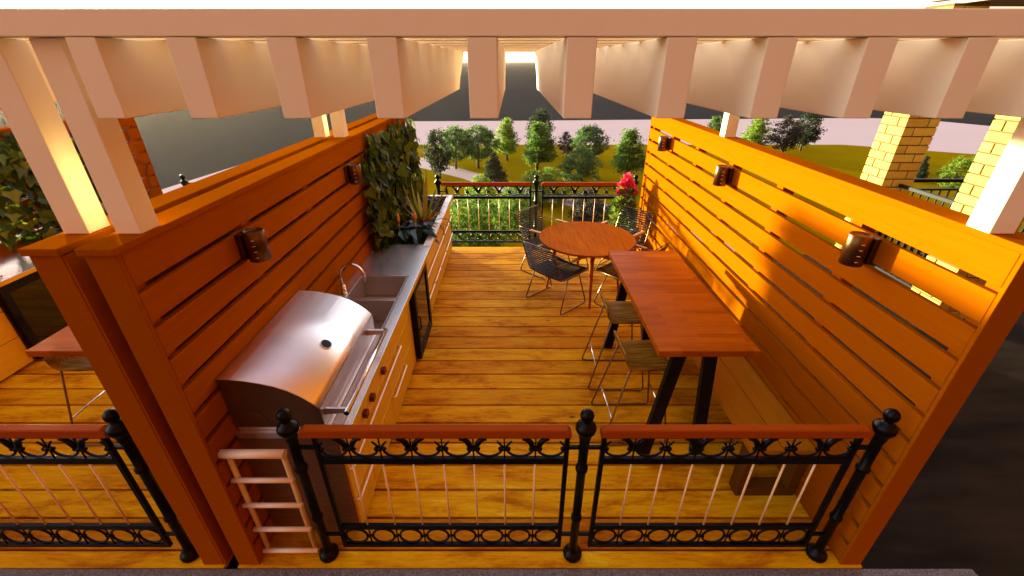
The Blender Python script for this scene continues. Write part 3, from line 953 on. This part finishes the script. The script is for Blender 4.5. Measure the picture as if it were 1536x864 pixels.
# ------------------------------------------------------------------ trees
def crown_mesh(kind, seed, nclump, per, lsize):
    """unit tree (height 1): list of leaf quads in clumps"""
    q = random.Random(seed); m = MB()
    clumps = []
    tries = 0
    while len(clumps) < nclump and tries < 9000:
        tries += 1
        z = q.random(); az = q.uniform(0, 2 * PI); rr = math.sqrt(q.random())
        if kind == 'round':
            lo, hi, wmax = .25, .97, .40; t = (z - .0); h = lo + (hi - lo) * t
            w = wmax * math.sin(PI * (t * .86 + .10)) ** .75
        elif kind == 'oval':
            lo, hi, wmax = .16, .98, .31; t = z; h = lo + (hi - lo) * t
            w = wmax * math.sin(PI * (t * .80 + .15)) ** .8
        elif kind == 'cone':
            lo, hi, wmax = .05, .98, .38; t = z; h = lo + (hi - lo) * t
            w = wmax * (1 - t) ** .75 * min(1, .55 + t * 4)
        elif kind == 'loose':
            lo, hi, wmax = .22, .98, .42; t = z; h = lo + (hi - lo) * t
            w = wmax * (1 - t * .75) * min(1, .5 + t * 3.5) * (.75 + .35 * math.sin(az * 3 + seed))
        else:  # bush
            lo, hi, wmax = .04, .94, .55; t = z; h = lo + (hi - lo) * t
            w = wmax * math.sin(PI * (t * .72 + .26)) ** .8
        if q.random() > (w / wmax) ** 1.2 + .08: continue
        rr = max(rr, q.random() * .9)
        w *= 1 + .12 * math.sin(az * 2 + seed) + .08 * math.sin(az * 5 + h * 9)
        clumps.append((Vector((w * rr * math.cos(az), w * rr * math.sin(az), h)), q.uniform(.045, .085)))
    for c, r in clumps:
        out = Vector((c.x, c.y, (c.z - .5) * .6))
        for k in range(per):
            d = Vector((q.gauss(0, 1), q.gauss(0, 1), q.gauss(0, .75))) * r * .62
            n = Vector((q.gauss(0, .7), q.gauss(0, .7), q.gauss(.5, .6))) + out * 1.2
            if n.length < 1e-3: continue
            n.normalize(); a = n.orthogonal().normalized(); a = Quaternion(n, q.uniform(0, 6.3)) @ a; b = n.cross(a)
            s = lsize * q.uniform(.6, 1.25); p = c + d
            m.add([p - a * s, p + b * s * .55, p + a * s, p - b * s * .55], [(0, 1, 2, 3)])
    return m, clumps


PROTO = {}


def tree_proto(key, kind, mat, seed, nclump, per, lsize, trunk):
    m, cl = crown_mesh(kind, seed, nclump, per, lsize)
    t = MB(); q = random.Random(seed + 99)
    top = .62
    sw = [(q.gauss(0, .01), q.gauss(0, .01), z) for z in (0, .15, .3, .45, top)]
    t.tube(sw, [trunk * 1.25, trunk, trunk * .85, trunk * .6, trunk * .25], 8)
    for c, r in q.sample(cl, min(11, len(cl))):
        z0 = max(.15, min(top - .05, c.z - .22)); base = Vector((0, 0, z0))
        mid = base.lerp(c, .5) + Vector((0, 0, -.02))
        t.tube([base, mid, c], [trunk * .5, trunk * .3, trunk * .12], 6)
    PROTO[key] = (m, t, M[mat])


def plant_tree(name, key, x, y, h, label, rz, wide=1.0):
    m, t, mt = PROTO[key]
    g = thing(name, label, 'tree' if name != 'round_bush' else 'bush', (x, y, GZ), 'trees and bushes of the park below')
    if isinstance(m, MB):     # first of its kind: build the meshes, later ones share them
        BASE[g.name] = Vector((0, 0, 0))
        c = m.build('crown', mt, g, recalc=False); k = t.build('trunk', M['bark'], g)
        PROTO[key] = (c.data, k.data, mt)
    else:
        for nm, me in (('crown', m), ('trunk', t)):
            o = bpy.data.objects.new(nm, me); col.objects.link(o); o.parent = g
    g.rotation_euler = (0, 0, rz); g.scale = (h * wide * 1.22, h * wide * 1.22, h * 1.02)
    return g


GZ = -13.0


def sheet(name, pts, z, mat):
    MB().add([(x, y, z) for x, y in pts], [tuple(range(len(pts)))]).build(name, mat, recalc=False)
    o = bpy.context.scene.collection.objects[-1]
    if o.data.polygons[0].normal.z < 0: o.data.flip_normals()
    return tag(o, kind='structure')


def surroundings():
    B = 9000
    sheet('far_ground', [(-B, -B), (B, -B), (B, B), (-B, B)], GZ - .30, M['plain'])
    k = 1.237
    sheet('pale_plaza', [(-60, -40), (-52, 30), (-39.4 * k, 47.9 * k), (-37.2 * k, 67.2 * k), (-30.2 * k, 99.5 * k), (-25 * k, 110 * k), (0, 111 * k), (90 * k, 117 * k),
                          (102 * k, 111.5 * k), (109 * k, 95 * k), (150, 60), (150, -40)], GZ - .15, M['plaza'])
    # lawn, gently uneven
    sheet('lawn', [(-33, -20), (-33, 94.8), (70, 94.8), (90, 83), (110, 70), (110, -20)], GZ, M['grass'])
    c = [(-45, 98), (-33, 90.5), (-18.3, 79), (-6.1, 66.4), (1.0, 57.5), (5.7, 53.9), (9.5, 51.6), (14.5, 47), (22, 38)]
    w = [2.6, 2.6, 2.5, 1.9, 1.7, 1.6, 1.7, 1.8, 1.8]
    m = MB(); vs = []
    for i, (x, y) in enumerate(c):
        a = Vector(c[max(0, i - 1)]); b = Vector(c[min(len(c) - 1, i + 1)]); d = (b - a).normalized()
        vs += [(x - d.y * w[i], y + d.x * w[i], GZ + .02), (x + d.y * w[i], y - d.x * w[i], GZ + .02)]
    m.add(vs, [(2 * i, 2 * i + 1, 2 * i + 3, 2 * i + 2) for i in range(len(c) - 1)])
    tag(m.build('park_path', M['path']), kind='structure')

    tree_proto('round', 'round', 'tree_blue', 3, 150, 34, .026, .026)
    tree_proto('light', 'loose', 'tree_light', 5, 150, 34, .025, .026)
    tree_proto('mid', 'loose', 'tree_mid', 8, 180, 34, .024, .028)
    tree_proto('dark', 'oval', 'tree_dark', 12, 150, 34, .024, .022)
    tree_proto('purple', 'oval', 'tree_purple', 14, 130, 34, .024, .022)
    tree_proto('cone', 'cone', 'tree_dark', 17, 150, 34, .026, .02)
    tree_proto('bush', 'bush', 'tree_blue', 21, 170, 36, .028, .03)
    tree_proto('lbush', 'bush', 'tree_light', 23, 170, 36, .028, .03)
    tree_proto('near', 'bush', 'tree_mid', 27, 240, 40, .022, .03)
    T = [
        ('oval_tree', 'dark', -10.83, 65.0, 6.9, 'dark slender tree beside the park path, left of the railing', .3, .72),
        ('round_tree', 'round', -9.1, 71.6, 6.6, 'blue green tree half hidden behind the dark slender tree', 1.2, .82),
        ('round_tree', 'round', -5.5, 72.4, 6.5, 'rounded blue green tree left of the tall light green one', 2.9, 1.0),
        ('broad_tree', 'light', -.95, 78.3, 6.9, 'tall yellow green tree touching the pale plaza edge, left of centre', .4, .86),
        ('broad_tree', 'mid', 4.06, 69.9, 7.1, 'largest mid green tree behind the centre railing post', 2.0, 1.0),
        ('oval_tree', 'dark', 5.1, 83.5, 7.9, 'dark tree top poking above the largest mid green tree', 2.2, .7),
        ('oval_tree', 'purple', 10.0, 81.3, 4.3, 'small purple brown tree on the lawn far right of centre', .8, .95),
        ('round_tree', 'round', 12.95, 74.5, 6.3, 'rounded tree behind the round two tone bush', 4.4, 1.0),
        ('round_bush', 'bush', 9.9, 64.2, 4.9, 'big round bush with a dark base standing on the lawn', .9, .92),
        ('broad_tree', 'mid', 16.7, 63.4, 7.0, 'mid green tree beside the far end of the sunlit right wall', 4.1, .95),
        ('conifer', 'cone', -2.5, 61.8, 4.3, 'dark conical bush beside the bend of the path', .5, 1.0),
        ('round_bush', 'lbush', 3.9, 53.0, 4.4, 'wide pale bush rising just over the far handrail', 1.4, 1.15),
        ('round_bush', 'lbush', -3.9, 51.5, 3.8, 'yellow green bush peeping over the left handrail', 3.0, .8),
        ('round_bush', 'near', -3.6, 38.0, 5.4, 'large leafy bush seen through the left pale rods', .2, .95),
        ('round_bush', 'near', .2, 43.0, 5.0, 'leafy bush behind the rods beside the centre post', 2.2, .72),
        ('oval_tree', 'purple', 7.6, 41.4, 4.6, 'dark loose bush seen through the right pale rods', 1.9, 1.15),
        ('round_bush', 'near', 10.6, 40.5, 4.5, 'light green bush behind the pink flowers', 4.0, .62),
        ('broad_tree', 'light', 47.0, 86.5, 6.3, 'bright green tree right of the white rear post', 1.0, 1.05),
        ('broad_tree', 'mid', 39.5, 88.5, 6.0, 'green tree left of the white rear post', 2.6, .8),
        ('oval_tree', 'purple', 50.9, 83.8, 6.7, 'left one of the dark pair of trees beyond the right wall', .1, .95),
        ('oval_tree', 'dark', 57.0, 88.0, 7.0, 'right one of the dark pair of trees beyond the right wall', 3.7, .95),
        ('round_bush', 'lbush', 62.0, 60.5, 4.2, 'yellow green bush between the two brick columns', 5.0, .8),
        ('broad_tree', 'light', 66.5, 62.5, 5.4, 'taller yellow green tree beside the right brick column', 2.4, .7),
        ('conifer', 'cone', 59.5, 63.4, 3.6, 'dark bush hidden behind the left brick column', 2.0, .7),
    ]
    for nm, key, x, y, h, lab, rz, wd in T:
        plant_tree(nm, key, x, y, h, lab, rz, wd)


def column(x, y, s, z0, z1, label):
    g = thing('brick_column', label, 'brick column', (x + s / 2, y + s / 2, z0), 'yellow brick columns of the house')
    MB().box(x + .012, x + s - .012, y + .012, y + s - .012, z0, z1).build('mortar', M['mortar'], g)
    b = MB(); ch = .113; k = 0; z = z0 + .004
    a, gp = .13, .017
    while z + ch - gp < z1:
        zz = z + ch - gp
        if k % 2 == 0:
            r4 = ((0, s - a - gp, 0, a), (s - a, s, 0, s - a - gp), (a + gp, s, s - a, s), (0, a, a + gp, s))
        else:
            r4 = ((a + gp, s, 0, a), (s - a, s, a + gp, s), (0, s - a - gp, s - a, s), (0, a, 0, s - a - gp))
        for x0, x1, y0, y1 in r4: b.box(x + x0, x + x1, y + y0, y + y1, z, zz)
        z += ch; k += 1
    b.build('brickwork', M['brick'], g, .004, seg=1)


def balustrade(p0, p1, label, n, z0=-.15, h=1.27):
    g = thing('iron_balustrade', label, 'balustrade', ((p0[0] + p1[0]) / 2, (p0[1] + p1[1]) / 2, z0), 'black balustrades of the house terrace')
    a = Vector((p0[0], p0[1], 0)); b = Vector((p1[0], p1[1], 0))
    for z, t in ((z0 + h, .045), (z0 + h - .13, .025), (z0 + .10, .03)):
        MB().bar(a + Vector((0, 0, z)), b + Vector((0, 0, z)), .045, t).build('rail', M['frame_black'], g, .003)
    for i in range(n + 1):
        p = a.lerp(b, i / n)
        MB().tube([p + Vector((0, 0, z0 + .115)), p + Vector((0, 0, z0 + .4)), p + Vector((0, 0, z0 + .65)), p + Vector((0, 0, z0 + .9)), p + Vector((0, 0, z0 + h - .143))],
                  [.012, .012, .024, .012, .012], 6).build('baluster', M['frame_black'], g)


def house():
    # the roof terrace everything stands on
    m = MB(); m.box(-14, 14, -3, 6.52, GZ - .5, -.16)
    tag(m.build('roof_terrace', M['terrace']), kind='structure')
    m = MB(); m.box(-9, 2.72, .6, 1.482, -.155, -.004)
    tag(m.build('granite_kerb', M['granite'], bevel=.006), kind='structure')
    column(5.17, 6.0, .43, -.155, 3.25, 'yellow brick column at the far corner, rising past the pergola beam')
    column(5.17, 4.51, .43, -.155, 3.25, 'yellow brick column beside the white front right post, cut by the frame')
    balustrade((5.40, 4.97), (5.40, 5.97), 'black balustrade running between the two brick columns', 9)
    balustrade((5.63, 6.25), (9.5, 6.25), 'black balustrade along the far terrace edge behind the columns', 30)
    g = thing('house_roof', 'dark red overhanging roof edge on top of the brick columns', 'roof', (8.5, 4.0, 3.25))
    MB().box(5.30, 13, -1.0, 6.40, 3.252, 3.30).build('soffit', M['roof'], g)
    MB().box(5.25, 13.05, -1.05, 6.45, 3.302, 3.5).build('fascia', M['roof'], g, .01)


# ------------------------------------------------------------------ assemble
def deck(x0, x1):
    m = MB(); y = 1.486; ys = [1.486] + [1.59 + .2095 * k for k in range(23)] + [6.46]
    for a, b in zip(ys[:-1], ys[1:]):
        m.box(x0, x1, a + (0 if a == 1.486 else .008), b - (0 if b == 6.46 else .008), -.03, 0)
    tag(m.build('deck_floor', M['deck'], bevel=.003), kind='structure')
    tag(MB().box(x0 + .01, x1 - .01, 1.49, 6.455, -.158, -.032).build('deck_frame', M['deck_under']), kind='structure')


def haze():
    m = bpy.data.materials.new('haze'); m.use_nodes = True
    nt = m.node_tree; nt.nodes.remove(nt.nodes['Principled BSDF'])
    v = nt.nodes.new('ShaderNodeVolumePrincipled')
    v.inputs['Density'].default_value = .00004; v.inputs['Color'].default_value = (1.0, .78, .62, 1); v.inputs['Anisotropy'].default_value = .72
    nt.links.new(v.outputs[0], nt.nodes['Material Output'].inputs['Volume'])
    o = MB().box(-9200, 9200, -9200, 9200, GZ - 1.6, 6.0).build('haze', m)
    tag(o, kind='stuff')


haze()
surroundings()
house()
deck(-1.625, 2.075)
booth(False)
slatted_wall(-1.62, -1.50, 1, 'shaded orange slatted wall behind the grill and ivy')
slatted_wall(1.95, 2.07, -1, 'sunlit orange slatted wall on the right of the deck')
RX = [-.146 + .3236 * k for k in range(-4, 7)]
pergola(-1.668, 2.12, ((-1.60, 1.645), (1.93, 1.645), (-1.635, 4.14), (1.945, 4.14)), RX, 'white pergola with deep rafters across the top of the picture')
OX = -3.78
deck(-1.625, 2.075)
booth(True)
slatted_wall(-1.62, -1.50, 1, 'far left slatted wall of the neighbouring booth, ivy in front')
slatted_wall(1.95, 2.07, -1, 'shaded slatted wall beside a narrow gap, left of the grill wall', outer=True)
pergola(-1.668, 2.108, ((-1.60, 1.645), (1.968, 1.645), (-1.635, 4.14), (1.97, 4.14)), [x for x in RX if x < 1.75], 'white pergola of the neighbouring booth at the left edge')
OX = 0.0

# ------------------------------------------------------------------ light, sky, camera
AZ, EL = R(-44.5), R(3.2)           # sun ahead and to the left, just over the horizon
sv = Vector((math.sin(AZ) * math.cos(EL), math.cos(AZ) * math.cos(EL), math.sin(EL)))
sun = bpy.data.lights.new('sun', 'SUN'); sun.energy = 3.2; sun.angle = R(2.0); sun.color = (.98, 1, .62)
so = bpy.data.objects.new('sun', sun); col.objects.link(so)
so.rotation_euler = sv.to_track_quat('Z', 'Y').to_euler(); so.location = (-8, 8, 9)

w = bpy.data.worlds.new('World'); sc.world = w; w.use_nodes = True
nt = w.node_tree
bg = nt.nodes['Background']
sky = nt.nodes.new('ShaderNodeTexSky'); sky.sky_type = 'NISHITA'; sky.sun_disc = False
sky.sun_elevation = EL; sky.sun_rotation = AZ
sky.air_density = 1.0; sky.dust_density = 2.0; sky.ozone_density = 1.0; sky.altitude = 100
hs = nt.nodes.new('ShaderNodeHueSaturation'); hs.inputs['Saturation'].default_value = .55
nt.links.new(sky.outputs['Color'], hs.inputs['Color']); # afterglow: warm towards the horizon opposite the sun, lilac overhead
tc = nt.nodes.new('ShaderNodeTexCoord')
dt = nt.nodes.new('ShaderNodeVectorMath'); dt.operation = 'DOT_PRODUCT'; dt.inputs[1].default_value = (-sv.x * .9, -sv.y * .9, -.45)
nt.links.new(tc.outputs['Generated'], dt.inputs[0])
rp = nt.nodes.new('ShaderNodeValToRGB')
mr = nt.nodes.new('ShaderNodeMapRange'); mr.inputs['From Min'].default_value = -1.1; mr.inputs['From Max'].default_value = .9
nt.links.new(dt.outputs['Value'], mr.inputs['Value']); nt.links.new(mr.outputs['Result'], rp.inputs['Fac'])
el = rp.color_ramp.elements
el[0].position = .1; el[0].color = (.95, 1.0, 1.08, 1); el[1].position = .62; el[1].color = (.62, .15, .0, 1)
e2 = el.new(.33); e2.color = (1.95, 1.78, 1.98, 1)
mx = nt.nodes.new('ShaderNodeMix'); mx.data_type = 'RGBA'; mx.blend_type = 'MULTIPLY'; mx.inputs[0].default_value = 1
nt.links.new(hs.outputs['Color'], mx.inputs[6]); nt.links.new(rp.outputs['Color'], mx.inputs[7])
nt.links.new(mx.outputs[2], bg.inputs['Color'])
bg.inputs['Strength'].default_value = .15

cam = bpy.data.cameras.new('camera'); cam.sensor_width = 36; cam.lens = 36 * 646.5 / 1536
cam.clip_start = .05; cam.clip_end = 30000
co = bpy.data.objects.new('camera', cam); col.objects.link(co)
co.location = (0, 0, 2.65); co.rotation_euler = (R(90) - math.atan(340.4 / 646.5), 0, 0)
sc.camera = co
vs = sc.view_settings
vs.view_transform = 'Standard'; vs.look = 'None'; vs.exposure = 2.95; vs.gamma = 1; vs.use_curve_mapping = False
sc.cycles.max_bounces = 8; sc.cycles.diffuse_bounces = 5; sc.cycles.glossy_bounces = 4
sc.cycles.sample_clamp_indirect = 6
sc.cycles.use_denoising = True
